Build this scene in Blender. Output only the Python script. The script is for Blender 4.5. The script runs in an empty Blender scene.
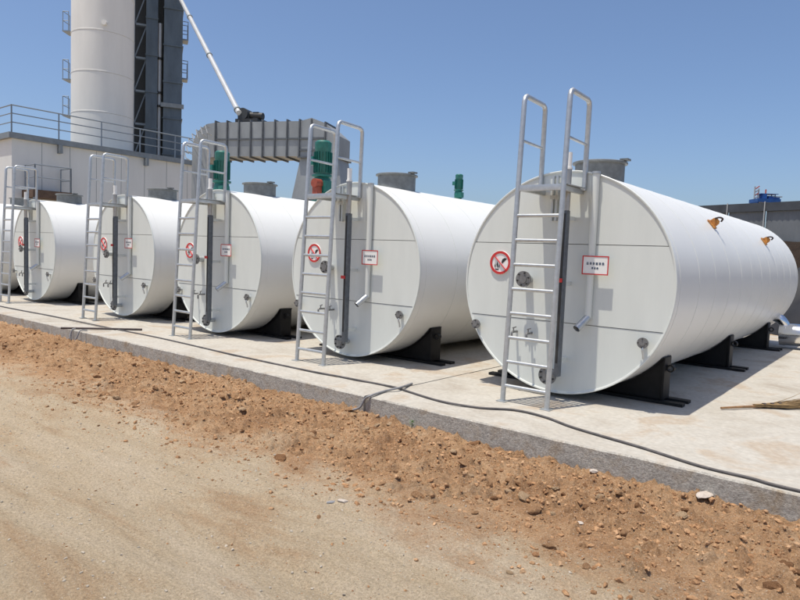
import bpy, bmesh, math, random
import numpy as np
from mathutils import Vector, Matrix
random.seed(7); RNG = np.random.default_rng(7)
SC = bpy.context.scene
COL = SC.collection
R_ = math.radians

# ------------------------------------------------------------------ camera
CAMP = np.array([2.8458, -6.2106, 1.4303]); YAW, PITCH, ROLL, FPX = -0.6747, -0.0713, 0.0395, 638.2
FW = np.array([math.sin(YAW)*math.cos(PITCH), math.cos(YAW)*math.cos(PITCH), math.sin(PITCH)])
_r = np.array([math.cos(YAW), -math.sin(YAW), 0.0]); _u = np.cross(_r, FW)
RT = _r*math.cos(ROLL)+_u*math.sin(ROLL); UP = _u*math.cos(ROLL)-_r*math.sin(ROLL)
cd = bpy.data.cameras.new('camera'); cam = bpy.data.objects.new('camera', cd); COL.objects.link(cam)
cd.sensor_width = 36; cd.lens = FPX/800*36; cd.clip_start = 0.05; cd.clip_end = 6000
cam.matrix_world = Matrix(((RT[0], UP[0], -FW[0], CAMP[0]), (RT[1], UP[1], -FW[1], CAMP[1]), (RT[2], UP[2], -FW[2], CAMP[2]), (0, 0, 0, 1)))
SC.camera = cam

# ------------------------------------------------------------------ sky and sun
SUN = Vector((0.095, 0.225, -1.0)).normalized()          # the way the light travels
w = bpy.data.worlds.new('World'); SC.world = w; w.use_nodes = True
nt = w.node_tree; bg = nt.nodes['Background']
sky = nt.nodes.new('ShaderNodeTexSky'); sky.sky_type = 'NISHITA'; sky.sun_disc = False
sky.sun_elevation = math.asin(-SUN.z); sky.sun_rotation = math.atan2(-SUN.x, -SUN.y)
sky.altitude = 0; sky.air_density = 0.86; sky.dust_density = 2.1; sky.ozone_density = 5.5
nt.links.new(sky.outputs[0], bg.inputs[0]); bg.inputs[1].default_value = 0.15
sl = bpy.data.lights.new('sun', 'SUN'); sun = bpy.data.objects.new('sun', sl); COL.objects.link(sun)
sl.energy = 4.8; sl.angle = R_(0.53); sl.color = (1.0, 0.93, 0.80)
sun.rotation_euler = SUN.to_track_quat('-Z', 'Y').to_euler(); sun.location = (0, -5, 30)
SC.view_settings.view_transform = 'Standard'; SC.view_settings.look = 'None'
SC.view_settings.exposure = 0.0; SC.view_settings.gamma = 1.0; SC.view_settings.use_curve_mapping = False

# ------------------------------------------------------------------ pixel rays (photo is 800 x 600)
def ray(x, y): return FW+RT*(x-400)/FPX-UP*(y-300)/FPX
def onz(x, y, z=0.0): r = ray(x, y); return CAMP+r*((z-CAMP[2])/r[2])
def ony(x, y, v=0.0): r = ray(x, y); return CAMP+r*((v-CAMP[1])/r[1])
def onx(x, y, v=0.0): r = ray(x, y); return CAMP+r*((v-CAMP[0])/r[0])
def dep(x, y, d): return CAMP+ray(x, y)*d

# ------------------------------------------------------------------ materials
def mat(name, col, rough=0.5, metal=0.0, var=0.0, vscale=4.0, col2=None, bump=0.0, bscale=60.0, coat=0.0, stretch=None, spec=0.5):
    m = bpy.data.materials.new(name); m.use_nodes = True; t = m.node_tree; b = t.nodes['Principled BSDF']
    b.inputs['Roughness'].default_value = rough; b.inputs['Metallic'].default_value = metal
    b.inputs['Specular IOR Level'].default_value = spec
    if coat: b.inputs['Coat Weight'].default_value = coat; b.inputs['Coat Roughness'].default_value = 0.15
    b.inputs['Base Color'].default_value = (*col, 1)
    tc = t.nodes.new('ShaderNodeTexCoord'); src = tc.outputs['Object']
    if stretch:
        mp = t.nodes.new('ShaderNodeMapping'); mp.inputs['Scale'].default_value = stretch
        t.links.new(src, mp.inputs[0]); src = mp.outputs[0]
    if var or col2:
        n = t.nodes.new('ShaderNodeTexNoise'); n.inputs['Scale'].default_value = vscale; n.inputs['Detail'].default_value = 8; n.inputs['Roughness'].default_value = 0.65
        t.links.new(src, n.inputs['Vector'])
        r = t.nodes.new('ShaderNodeValToRGB'); r.color_ramp.elements[0].position = 0.35; r.color_ramp.elements[1].position = 0.7
        a = col if col2 else tuple(c*(1+var) for c in col); c2 = col2 or tuple(c*(1-var) for c in col)
        r.color_ramp.elements[0].color = (*a, 1); r.color_ramp.elements[1].color = (*c2, 1)
        t.links.new(n.outputs['Fac'], r.inputs[0]); t.links.new(r.outputs[0], b.inputs['Base Color'])
    if bump:
        n2 = t.nodes.new('ShaderNodeTexNoise'); n2.inputs['Scale'].default_value = bscale; n2.inputs['Detail'].default_value = 6
        t.links.new(src, n2.inputs['Vector'])
        bp = t.nodes.new('ShaderNodeBump'); bp.inputs['Strength'].default_value = 1.0; bp.inputs['Distance'].default_value = bump
        t.links.new(n2.outputs['Fac'], bp.inputs['Height']); t.links.new(bp.outputs[0], b.inputs['Normal'])
    return m

def layered(name, stops, scale, rough=0.9, fine=None, bump=((0.004, 90),), spec=0.2, speck=None):
    """a noise ramp of several real colours, multiplied by a fine grain, with stacked bumps"""
    m = bpy.data.materials.new(name); m.use_nodes = True; t = m.node_tree; b = t.nodes['Principled BSDF']
    b.inputs['Roughness'].default_value = rough; b.inputs['Specular IOR Level'].default_value = spec
    tc = t.nodes.new('ShaderNodeTexCoord'); src = tc.outputs['Object']
    n = t.nodes.new('ShaderNodeTexNoise'); n.inputs['Scale'].default_value = scale; n.inputs['Detail'].default_value = 9; n.inputs['Roughness'].default_value = 0.62
    n.inputs['Distortion'].default_value = 0.4
    t.links.new(src, n.inputs['Vector'])
    r = t.nodes.new('ShaderNodeValToRGB'); e = r.color_ramp.elements
    e[0].position, e[0].color = stops[0][0], (*stops[0][1], 1); e[1].position, e[1].color = stops[-1][0], (*stops[-1][1], 1)
    for p, c in stops[1:-1]: k = e.new(p); k.color = (*c, 1)
    t.links.new(n.outputs['Fac'], r.inputs[0]); out = r.outputs[0]
    if fine:
        fs, fa = fine
        n3 = t.nodes.new('ShaderNodeTexNoise'); n3.inputs['Scale'].default_value = fs; n3.inputs['Detail'].default_value = 5; t.links.new(src, n3.inputs['Vector'])
        mr = t.nodes.new('ShaderNodeMapRange'); mr.inputs[1].default_value = 0.3; mr.inputs[2].default_value = 0.7; mr.inputs[3].default_value = 1-fa; mr.inputs[4].default_value = 1+fa
        t.links.new(n3.outputs['Fac'], mr.inputs[0])
        mx = t.nodes.new('ShaderNodeMix'); mx.data_type = 'RGBA'; mx.blend_type = 'MULTIPLY'; mx.inputs[0].default_value = 1
        t.links.new(out, mx.inputs[6]); t.links.new(mr.outputs[0], mx.inputs[7]); out = mx.outputs[2]
    if speck:
        ss, sc, th = speck
        v = t.nodes.new('ShaderNodeTexVoronoi'); v.inputs['Scale'].default_value = ss; t.links.new(src, v.inputs['Vector'])
        cmp_ = t.nodes.new('ShaderNodeMath'); cmp_.operation = 'LESS_THAN'; cmp_.inputs[1].default_value = th; t.links.new(v.outputs['Distance'], cmp_.inputs[0])
        m2 = t.nodes.new('ShaderNodeMix'); m2.data_type = 'RGBA'; t.links.new(cmp_.outputs[0], m2.inputs[0]); t.links.new(out, m2.inputs[6]); m2.inputs[7].default_value = (*sc, 1); out = m2.outputs[2]
    t.links.new(out, b.inputs['Base Color'])
    prev = None
    for d, s in bump:
        n2 = t.nodes.new('ShaderNodeTexNoise'); n2.inputs['Scale'].default_value = s; n2.inputs['Detail'].default_value = 6; n2.inputs['Roughness'].default_value = 0.7; t.links.new(src, n2.inputs['Vector'])
        bp = t.nodes.new('ShaderNodeBump'); bp.inputs['Distance'].default_value = d; t.links.new(n2.outputs['Fac'], bp.inputs['Height'])
        if prev: t.links.new(prev, bp.inputs['Normal'])
        prev = bp.outputs[0]
    if prev: t.links.new(prev, b.inputs['Normal'])
    return m

M = {}
M['white'] = mat('tank_white', (0.655, 0.685, 0.655), 0.36, 0, 0.035, 1.6, bump=0.0016, bscale=2.2, stretch=(2.6, 2.6, 0.45))
M['cladding'] = mat('tank_cladding', (0.735, 0.74, 0.72), 0.38, 0, 0.03, 1.0, bump=0.0007, bscale=2.2, stretch=(1, 0.6, 1))
M['galv'] = mat('galvanised_steel', (0.50, 0.52, 0.53), 0.42, 0.75, 0.12, 18, bump=0.0004, bscale=80)
M['flange'] = mat('flange_steel', (0.22, 0.22, 0.22), 0.5, 0.6, 0.2, 30)
M['bolt'] = mat('dark_bolt', (0.05, 0.05, 0.05), 0.5, 0.5)
M['gauge'] = mat('gauge_dark', (0.13, 0.145, 0.165), 0.45, 0.3, 0.2, 20)
M['gauge_steel'] = mat('gauge_stainless', (0.42, 0.40, 0.38), 0.35, 0.8, 0.1, 15)
M['red'] = mat('sign_red', (0.55, 0.03, 0.03), 0.45)
M['black_ink'] = mat('sign_black', (0.02, 0.02, 0.02), 0.5)
M['blue_ink'] = mat('sign_dark_blue', (0.03, 0.06, 0.12), 0.5)
M['sign_white'] = mat('sign_white', (0.82, 0.82, 0.80), 0.4)
M['saddle'] = mat('saddle_black_paint', (0.010, 0.010, 0.011), 0.55, 0, 0.3, 10, spec=0.3)
M['lid'] = mat('manhole_grey', (0.17, 0.18, 0.18), 0.5, 0.2, 0.25, 9)
M['green'] = mat('motor_green', (0.014, 0.125, 0.10), 0.4, 0, 0.2, 20)
M['orange'] = mat('motor_orange', (0.26, 0.05, 0.025), 0.5, 0, 0.25, 25)
M['rust'] = mat('lug_rust_orange', (0.60, 0.27, 0.05), 0.7, 0, col2=(0.22, 0.08, 0.03), vscale=28, bump=0.002, bscale=90)
M['hose'] = mat('rubber_hose', (0.085, 0.078, 0.078), 0.65, 0, 0.35, 12)
M['hose_grey'] = mat('grey_hose', (0.22, 0.22, 0.23), 0.6, 0, 0.2, 12)
M['shiny'] = mat('aluminium_jacket', (0.80, 0.80, 0.80), 0.16, 1.0, 0.05, 6, bump=0.002, bscale=9)
M['concrete'] = layered('concrete_top', [(0.27, (0.30, 0.262, 0.215)), (0.40, (0.39, 0.36, 0.315)), (0.52, (0.435, 0.412, 0.37)), (0.63, (0.385, 0.325, 0.26)), (0.76, (0.43, 0.40, 0.355))], 1.3, 0.9, fine=(22, 0.10), bump=((0.004, 25), (0.0015, 160)))
M['concrete_side'] = layered('concrete_formed_edge', [(0.3, (0.30, 0.28, 0.25)), (0.5, (0.44, 0.42, 0.38)), (0.7, (0.34, 0.28, 0.21))], 5, 0.95, fine=(60, 0.25), bump=((0.012, 22), (0.006, 90)))
def earth(name):
    """dirt road; red loose soil lies in a strip along the slab and is trodden into the road"""
    m = bpy.data.materials.new(name); m.use_nodes = True; t = m.node_tree; b = t.nodes['Principled BSDF']; b.inputs['Roughness'].default_value = 1.0; b.inputs['Specular IOR Level'].default_value = 0.1
    L = t.links.new; tc = t.nodes.new('ShaderNodeTexCoord'); src = tc.outputs['Object']
    def noise(sc, det=6, ro=0.6, vec=src, dist=0.0):
        n = t.nodes.new('ShaderNodeTexNoise'); n.inputs['Scale'].default_value = sc; n.inputs['Detail'].default_value = det; n.inputs['Roughness'].default_value = ro; n.inputs['Distortion'].default_value = dist; L(vec, n.inputs['Vector']); return n.outputs['Fac']
    def ramp(fac, stops):
        r = t.nodes.new('ShaderNodeValToRGB'); e = r.color_ramp.elements; e[0].position, e[0].color = stops[0][0], (*stops[0][1], 1); e[1].position, e[1].color = stops[-1][0], (*stops[-1][1], 1)
        for p_, c_ in stops[1:-1]: k = e.new(p_); k.color = (*c_, 1)
        L(fac, r.inputs[0]); return r.outputs[0]
    def math_(op, a, b_, clamp=False):
        n = t.nodes.new('ShaderNodeMath'); n.operation = op; n.use_clamp = clamp
        for k, v in ((0, a), (1, b_)):
            if isinstance(v, (int, float)): n.inputs[k].default_value = v
            else: L(v, n.inputs[k])
        return n.outputs[0]
    def mix(f, a, b_, mode='MIX'):
        n = t.nodes.new('ShaderNodeMix'); n.data_type = 'RGBA'; n.blend_type = mode
        for k, v in ((0, f), (6, a), (7, b_)):
            if isinstance(v, (int, float)): n.inputs[k].default_value = v
            elif isinstance(v, tuple): n.inputs[k].default_value = (*v, 1)
            else: L(v, n.inputs[k])
        return n.outputs[2]
    mp = t.nodes.new('ShaderNodeMapping'); mp.inputs['Scale'].default_value = (0.45, 1.5, 1); mp.inputs['Rotation'].default_value = (0, 0, 0.12); L(src, mp.inputs[0])
    road = ramp(noise(0.9, 10, 0.66, mp.outputs[0], 0.5), [(0.30, (0.355, 0.225, 0.128)), (0.40, (0.43, 0.315, 0.203)), (0.48, (0.48, 0.385, 0.268)), (0.62, (0.52, 0.43, 0.318)), (0.72, (0.405, 0.272, 0.166))])
    soil = ramp(noise(2.2, 10, 0.68, src, 0.3), [(0.28, (0.245, 0.135, 0.070)), (0.45, (0.37, 0.218, 0.117)), (0.58, (0.45, 0.283, 0.160)), (0.75, (0.45, 0.325, 0.215))])
    sx = t.nodes.new('ShaderNodeSeparateXYZ'); L(src, sx.inputs[0])
    yy = math_('ADD', sx.outputs[1], math_('MULTIPLY', math_('SUBTRACT', noise(1.3, 9, 0.72), 0.5), 2.6))
    mr = t.nodes.new('ShaderNodeMapRange'); mr.interpolation_type = 'SMOOTHSTEP'; mr.inputs[1].default_value = -3.35; mr.inputs[2].default_value = -2.45; L(yy, mr.inputs[0])
    ce = t.nodes.new('ShaderNodeMapRange'); ce.inputs[1].default_value = 9.0; ce.inputs[2].default_value = 3.0; L(sx.outputs[1], ce.inputs[0])
    base = mix(math_('MULTIPLY', mr.outputs[0], ce.outputs[0]), road, soil)
    g1 = t.nodes.new('ShaderNodeMapRange'); g1.inputs[1].default_value = 0.3; g1.inputs[2].default_value = 0.7; g1.inputs[3].default_value = 0.66; g1.inputs[4].default_value = 1.36; L(noise(62, 6, 0.78), g1.inputs[0])
    base = mix(1.0, base, g1.outputs[0], 'MULTIPLY')
    gr = noise(130, 3, 0.6); base = mix(math_('MULTIPLY', math_('GREATER_THAN', gr, 0.62), 0.6), base, (0.64, 0.56, 0.46)); base = mix(math_('MULTIPLY', math_('LESS_THAN', gr, 0.36), 0.5), base, (0.16, 0.10, 0.06))
    L(base, b.inputs['Base Color']); prev = None
    for d, sc in ((0.018, 10), (0.017, 44), (0.010, 130)):
        bp = t.nodes.new('ShaderNodeBump'); bp.inputs['Distance'].default_value = d; L(noise(sc, 6, 0.72), bp.inputs['Height'])
        if prev: L(prev, bp.inputs['Normal'])
        prev = bp.outputs[0]
    L(prev, b.inputs['Normal']); return m
M['road'] = M['soil'] = earth('dirt_and_loose_soil')
M['clod'] = layered('soil_clod', [(0.3, (0.23, 0.12, 0.060)), (0.5, (0.40, 0.23, 0.12)), (0.72, (0.55, 0.37, 0.225))], 5, 1.0, fine=(60, 0.25), bump=((0.008, 40), (0.004, 120)))
M['clod_pale'] = layered('pale_soil_clod', [(0.3, (0.38, 0.25, 0.145)), (0.5, (0.50, 0.35, 0.215)), (0.72, (0.58, 0.44, 0.30))], 5, 1.0, fine=(60, 0.25), bump=((0.008, 40), (0.004, 120)))
M['clod_dark'] = layered('dark_soil_clod', [(0.3, (0.15, 0.072, 0.035)), (0.5, (0.26, 0.135, 0.066)), (0.72, (0.36, 0.20, 0.10))], 5, 1.0, fine=(60, 0.25), bump=((0.008, 40), (0.004, 120)))
M['pebble'] = layered('grey_pebble', [(0.3, (0.30, 0.26, 0.21)), (0.55, (0.46, 0.41, 0.34)), (0.75, (0.36, 0.27, 0.18))], 6, 0.9, bump=((0.003, 90),))
M['stone_pale'] = layered('pale_stone', [(0.3, (0.52, 0.44, 0.37)), (0.7, (0.66, 0.60, 0.54))], 9, 0.9, bump=((0.004, 60),))
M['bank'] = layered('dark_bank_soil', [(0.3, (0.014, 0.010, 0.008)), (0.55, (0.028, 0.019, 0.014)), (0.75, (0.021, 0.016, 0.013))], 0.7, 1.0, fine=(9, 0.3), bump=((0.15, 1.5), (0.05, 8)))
M['wall'] = mat('panel_wall_grey', (0.62, 0.64, 0.63), 0.6, 0, 0.06, 0.7, stretch=(1, 1, 0.25))
M['trim'] = mat('steel_trim_grey', (0.20, 0.23, 0.25), 0.55, 0.2, 0.15, 3)
M['rail'] = mat('railing_blue_grey', (0.22, 0.26, 0.30), 0.5, 0.3, 0.1, 5)
M['silo'] = mat('silo_paint', (0.70, 0.69, 0.65), 0.5, 0, 0.07, 0.6, stretch=(1, 1, 0.2))
M['tower'] = mat('tower_dark_paint', (0.085, 0.115, 0.145), 0.45, 0.1, 0.25, 1.2, stretch=(1, 1, 0.3))
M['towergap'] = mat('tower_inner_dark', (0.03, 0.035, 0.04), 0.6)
M['duct'] = mat('duct_grey', (0.27, 0.285, 0.29), 0.5, 0.25, 0.15, 1.5, stretch=(1, 1, 0.5))
M['duct_rib'] = mat('duct_rib_dark', (0.10, 0.11, 0.12), 0.5, 0.2, 0.2, 4)
M['pipe_grey'] = mat('pale_pipe', (0.55, 0.56, 0.56), 0.35, 0.3, 0.08, 2)
M['fence'] = mat('hoarding_grey', (0.15, 0.165, 0.18), 0.55, 0.1, 0.15, 0.5)
M['fence_dark'] = mat('hoarding_cap_dark', (0.05, 0.058, 0.07), 0.6, 0.1, 0.3, 0.8)
M['post'] = mat('pale_post', (0.42, 0.43, 0.43), 0.6)
M['blue'] = mat('machine_blue', (0.015, 0.09, 0.30), 0.45, 0, 0.2, 3)
M['red_paint'] = mat('machine_red', (0.55, 0.12, 0.08), 0.5)
M['straw'] = mat('broom_straw', (0.27, 0.18, 0.085), 0.85, 0, 0.35, 30)
M['bamboo'] = mat('broom_handle', (0.24, 0.13, 0.055), 0.6, 0, 0.35, 20)
M['weed'] = mat('weed_leaf', (0.06, 0.13, 0.03), 0.6, 0, 0.3, 30)
M['dark_rod'] = mat('dark_steel_rod', (0.06, 0.045, 0.045), 0.6, 0.4, 0.3, 20)
M['brown'] = mat('rusty_floor', (0.10, 0.065, 0.045), 0.8, 0, 0.3, 5)
M['tarp'] = mat('black_sheet', (0.012, 0.012, 0.014), 0.6, 0, 0.3, 3)

# ------------------------------------------------------------------ mesh builder
class MB:
    def __init__(s): s.v = []; s.f = []; s.m = []
    def add(s, vs, fs, mi=0):
        o = len(s.v); s.v += [tuple(map(float, q)) for q in vs]; s.f += [tuple(i+o for i in f) for f in fs]; s.m += [mi]*len(fs); return s
    def box(s, c, d, rot=None, mi=0):
        x, y, z = (k/2 for k in d); P = [Vector((a*x, b*y, e*z)) for a in (-1, 1) for b in (-1, 1) for e in (-1, 1)]
        if rot is not None: P = [rot @ q for q in P]
        c = Vector(c)
        return s.add([c+q for q in P], [(0, 1, 3, 2), (4, 6, 7, 5), (0, 4, 5, 1), (2, 3, 7, 6), (0, 2, 6, 4), (1, 5, 7, 3)], mi)
    def bx(s, x0, x1, y0, y1, z0, z1, mi=0): return s.box(((x0+x1)/2, (y0+y1)/2, (z0+z1)/2), (x1-x0, y1-y0, z1-z0), mi=mi)
    def bar(s, a, b, wd, ht=None, up=(0, 0, 1), mi=0):
        a, b = Vector(a), Vector(b); d = b-a; L = d.length; z = d.normalized(); u = Vector(up)
        if abs(z.dot(u)) > 0.98: u = Vector((0, 1, 0))
        x = u.cross(z).normalized(); y = z.cross(x); rot = Matrix((x, y, z)).transposed()
        return s.box((a+b)/2, (wd, ht or wd, L), rot, mi)
    def tube(s, pts, r, n=10, cap=True, mi=0):
        P = [Vector(q) for q in pts]; rs = r if isinstance(r, (list, tuple)) else [r]*len(P); rings = []
        t0 = (P[1]-P[0]).normalized(); u = t0.orthogonal().normalized()
        for i, q in enumerate(P):
            t = ((P[min(i+1, len(P)-1)]-q).normalized()+(q-P[max(i-1, 0)]).normalized())
            t = t.normalized() if t.length > 1e-9 else t0
            u = (u-t*u.dot(t)).normalized(); v = t.cross(u)
            rings.append([q+(u*math.cos(k*2*math.pi/n)+v*math.sin(k*2*math.pi/n))*rs[i] for k in range(n)])
        vs = [q for g in rings for q in g]; fs = [(i*n+k, i*n+(k+1) % n, (i+1)*n+(k+1) % n, (i+1)*n+k) for i in range(len(P)-1) for k in range(n)]
        if cap: fs += [tuple(range(n-1, -1, -1)), tuple((len(P)-1)*n+k for k in range(n))]
        return s.add(vs, fs, mi)
    def cyl(s, a, b, r, n=20, r2=None, mi=0): return s.tube([a, b], [r, r if r2 is None else r2], n, True, mi)
    def lathe(s, prof, n=64, axis='Z', c=(0, 0, 0), closed=False, mi=0):
        """prof: (radius, height) pairs"""
        vs = []; cx, cy, cz = c
        for r, h in prof:
            for k in range(n):
                a = 2*math.pi*k/n; p, q = r*math.cos(a), r*math.sin(a)
                vs.append((cx+p, cy+q, cz+h) if axis == 'Z' else (cx+p, cy+h, cz+q))
        m = len(prof); fs = []
        for i in range(m if closed else m-1):
            j = (i+1) % m
            for k in range(n):
                f = (i*n+k, i*n+(k+1) % n, j*n+(k+1) % n, j*n+k); fs.append(f if axis == 'Z' else f[::-1])
        return s.add(vs, fs, mi)
    def poly(s, pts, d, mi=0):
        """flat outline pushed along d"""
        n = len(pts); P = [Vector(q) for q in pts]; d = Vector(d)
        return s.add(P+[q+d for q in P], [tuple(range(n-1, -1, -1)), tuple(range(n, 2*n))]+[(i, (i+1) % n, n+(i+1) % n, n+i) for i in range(n)], mi)
    def mesh(s, name, mats, smooth=35, bevel=0):
        me = bpy.data.meshes.new(name); me.from_pydata(s.v, [], s.f)
        for m in (mats if isinstance(mats, (list, tuple)) else [mats]): me.materials.append(M[m])
        me.polygons.foreach_set('material_index', s.m)
        bm = bmesh.new(); bm.from_mesh(me); bmesh.ops.recalc_face_normals(bm, faces=bm.faces)
        if bevel: bmesh.ops.bevel(bm, geom=[e for e in bm.edges if e.is_manifold and e.calc_face_angle(0) > 0.6], offset=bevel, segments=2, affect='EDGES', profile=0.7)
        bm.to_mesh(me); bm.free()
        if smooth:
            me.polygons.foreach_set('use_smooth', [True]*len(me.polygons)); me.set_sharp_from_angle(angle=R_(smooth))
        me.update(); return me
    def build(s, name, mats, parent=None, smooth=35, bevel=0, loc=None):
        o = bpy.data.objects.new(name, s.mesh(name, mats, smooth, bevel)); COL.objects.link(o)
        if parent is not None: o.parent = parent
        if loc is not None: o.location = loc
        return o
def tag(o, label=None, cat=None, group=None, kind=None):
    for k, v in (('label', label), ('category', cat), ('group', group), ('kind', kind)):
        if v: o[k] = v
    return o
def empty(name, loc=(0, 0, 0), rz=0):
    o = bpy.data.objects.new(name, None); COL.objects.link(o); o.location = loc; o.rotation_euler.z = rz; o.empty_display_size = 0.2; return o
def copy_tree(o, parent=None):
    c = o.copy(); COL.objects.link(c); c.parent = parent
    for ch in o.children: copy_tree(ch, c)
    return c
def catmull(pts, k=10):
    P = [Vector(q) for q in pts]; P = [P[0]*2-P[1]]+P+[P[-1]*2-P[-2]]; out = []
    for i in range(1, len(P)-2):
        a, b, c, d = P[i-1:i+3]
        for j in range(k):
            t = j/k; out.append(0.5*((2*b)+(c-a)*t+(2*a-5*b+4*c-d)*t*t+(3*b-a-3*c+d)*t**3))
    return out+[P[-2]]

# ------------------------------------------------------------------ numeric noise for terrain
def _hash(ix, iy, seed):
    h = (ix.astype(np.int64)*374761393+iy.astype(np.int64)*668265263+seed*144665) & 0x7fffffff
    h = ((h ^ (h >> 13))*1274126177) & 0x7fffffff
    return ((h ^ (h >> 16)) & 0xffff)/65535.0
def vnoise(x, y, seed=0):
    ix, iy = np.floor(x), np.floor(y); fx, fy = x-ix, y-iy; fx = fx*fx*fx*(fx*(fx*6-15)+10); fy = fy*fy*fy*(fy*(fy*6-15)+10)
    a, b, c, d = _hash(ix, iy, seed), _hash(ix+1, iy, seed), _hash(ix, iy+1, seed), _hash(ix+1, iy+1, seed)
    return (a*(1-fx)+b*fx)*(1-fy)+(c*(1-fx)+d*fx)*fy-0.5
def fbm(x, y, f, octv, seed, gain=0.5):
    o = 0; a = 1.0
    for k in range(octv): o = o+a*vnoise(x*f+17.3*k, y*f-9.1*k, seed+k); f *= 2.03; a *= gain
    return o
def sstep(a, b, t): t = np.clip((t-a)/(b-a), 0, 1); return t*t*(3-2*t)
ROADZ = -0.245; EDGE = -1.468
def road_h(x, y):
    x, y = np.asarray(x, float), np.asarray(y, float)
    near = sstep(60, 20, np.hypot(x+4, y))
    h = fbm(x, y, 0.5, 3, 3)*0.05+fbm(x, y*1.5, 2.6, 3, 21)*0.022+fbm(x, y, 14, 3, 40)*0.012+fbm(x*0.16+y*0.03, y, 6.5, 3, 47)*0.022
    # two shallow wheel ruts along the row
    for c in (-4.1, -5.9): h = h-0.025*np.exp(-((y-c+0.15*vnoise(x*0.3, y*0, 5))/0.22)**2)
    return ROADZ+h*near
def bank_h(x, y):
    x, y = np.asarray(x, float), np.asarray(y, float)
    wob = fbm(x, y, 0.9, 3, 61)*0.45+fbm(x, y, 4, 2, 66)*0.16
    t = (y+2.86+wob)                                   # 0 at outer foot, 1.39 at slab
    body = sstep(-0.25, 0.6, t)*0.10-0.055
    prof = ROADZ+body+0.015*np.exp(-((t-0.75)/0.3)**2)+0.035*sstep(0.9, 1.4, t)
    amp = sstep(-0.3, 0.4, t)
    lump = np.abs(fbm(x, y, 3.2, 4, 70, 0.6))*0.062+fbm(x, y, 9, 3, 80, 0.6)*0.04
    cr = fbm(x, y, 24, 2, 90, 0.6); crumb = np.maximum(cr-0.08, -0.02)*0.075+np.abs(fbm(x, y, 48, 2, 95))*0.016
    return prof+(lump+crumb)*(0.35+0.65*amp)-0.025
def grid(name, xs, ys, hf, matname):
    X, Y = np.meshgrid(xs, ys); Z = hf(X, Y); nx, ny = len(xs), len(ys)
    me = bpy.data.meshes.new(name); V = np.stack([X, Y, Z], -1).reshape(-1, 3).astype(np.float32)
    i = np.arange((ny-1)*nx).reshape(ny-1, nx)[:, :-1].ravel(); Fq = np.stack([i, i+1, i+nx+1, i+nx], -1).astype(np.int32)
    me.vertices.add(len(V)); me.vertices.foreach_set('co', V.ravel())
    me.loops.add(Fq.size); me.loops.foreach_set('vertex_index', Fq.ravel())
    me.polygons.add(len(Fq)); me.polygons.foreach_set('loop_start', np.arange(0, Fq.size, 4, dtype=np.int32))
    me.materials.append(M[matname]); me.update(calc_edges=True); me.validate()
    me.polygons.foreach_set('use_smooth', [True]*len(me.polygons))
    o = bpy.data.objects.new(name, me); COL.objects.link(o); return o
def spread(a, b, step, far, growth=1.18):
    mid = list(np.arange(a, b, step)); lo = []; hi = []; p, s = a, step
    while p > -far: s *= growth; p -= s; lo.append(p)
    p, s = mid[-1], step
    while p < far: s *= growth; p += s; hi.append(p)
    return np.array(lo[::-1]+mid+hi)

# ================================================================== SETTING
tag(grid('ground', spread(-9, 5.0, 0.03, 2500), spread(-6.6, -2.3, 0.024, 2500), road_h, 'road'), kind='structure')
tag(grid('soil_bank', np.concatenate([np.arange(-22, -8, 0.04), np.arange(-8, 5.0, 0.0135), np.arange(5, 9, .06)]), np.arange(-3.6, EDGE+0.012, 0.0125), bank_h, 'soil'), kind='structure')

apron = empty('concrete_apron'); tag(apron, kind='structure')
XJ = [-24.0, -13.3, -7.3, -1.345, 7.0]; YJ = [EDGE, 0.44, 9.6]; g = 0.006
for i in range(len(XJ)-1):
    for j in range(2):
        m = MB(); x0, x1, y0, y1 = XJ[i]+g, XJ[i+1]-g, YJ[j]+(g if j else 0), YJ[j+1]-g
        dz = [0.0, -0.003, 0.002, 0.0][i]-0.002*j
        # slightly uneven front edge
        nx = max(2, int((x1-x0)/0.12)); xs = [x0+(x1-x0)*k/nx for k in range(nx+1)]
        fr = [(x, y0+(random.uniform(-.011, .011) if j == 0 else 0)) for x in xs]
        ring = fr+[(x1, y1), (x0, y1)]; n = len(ring)
        vs = [(x, y, -0.36) for x, y in ring]+[(x, y-(0 if k > nx or j else .004), -0.012+dz) for k, (x, y) in enumerate(ring)]+[(x, y+(.010 if k <= nx and j == 0 else 0), dz+(random.choice((0, 0, 0, -.002, -.007)) if k <= nx else 0)) for k, (x, y) in enumerate(ring)]
        fs = [(k, (k+1) % n, n+(k+1) % n, n+k) for k in range(n)]+[(n+k, n+(k+1) % n, 2*n+(k+1) % n, 2*n+k) for k in range(n)]
        m.add(vs, fs, 1); m.add([vs[2*n+k] for k in range(n)], [tuple(range(n))], 0)
        o = m.build('slab_panel', ['concrete', 'concrete_side'], apron, smooth=0)

# earth bank far behind on the right
bx0 = dep(690, 240, 52.4); bx1 = dep(800, 240, 45); bd = Vector((bx1-bx0)); bd.z = 0; bd.normalize(); bn = Vector((bd.y, -bd.x, 0))
def embank(x, y):
    q0 = (x-bx0[0])*bn.x+(y-bx0[1])*bn.y; al = (x-bx0[0])*bd.x+(y-bx0[1])*bd.y
    h = sstep(9.0, 0.5, q0)*3.75*sstep(-34, -20, al)*sstep(70, 50, al)*sstep(-40, -25, q0)
    return -0.35+h*(1+0.12*fbm(x, y, 0.25, 3, 120))+fbm(x, y, 0.7, 4, 130)*0.25*np.minimum(h, 1)
tag(grid('embankment', np.arange(-60, 75, 0.8), np.arange(20, 120, 0.8), embank, 'bank'), kind='structure')

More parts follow.
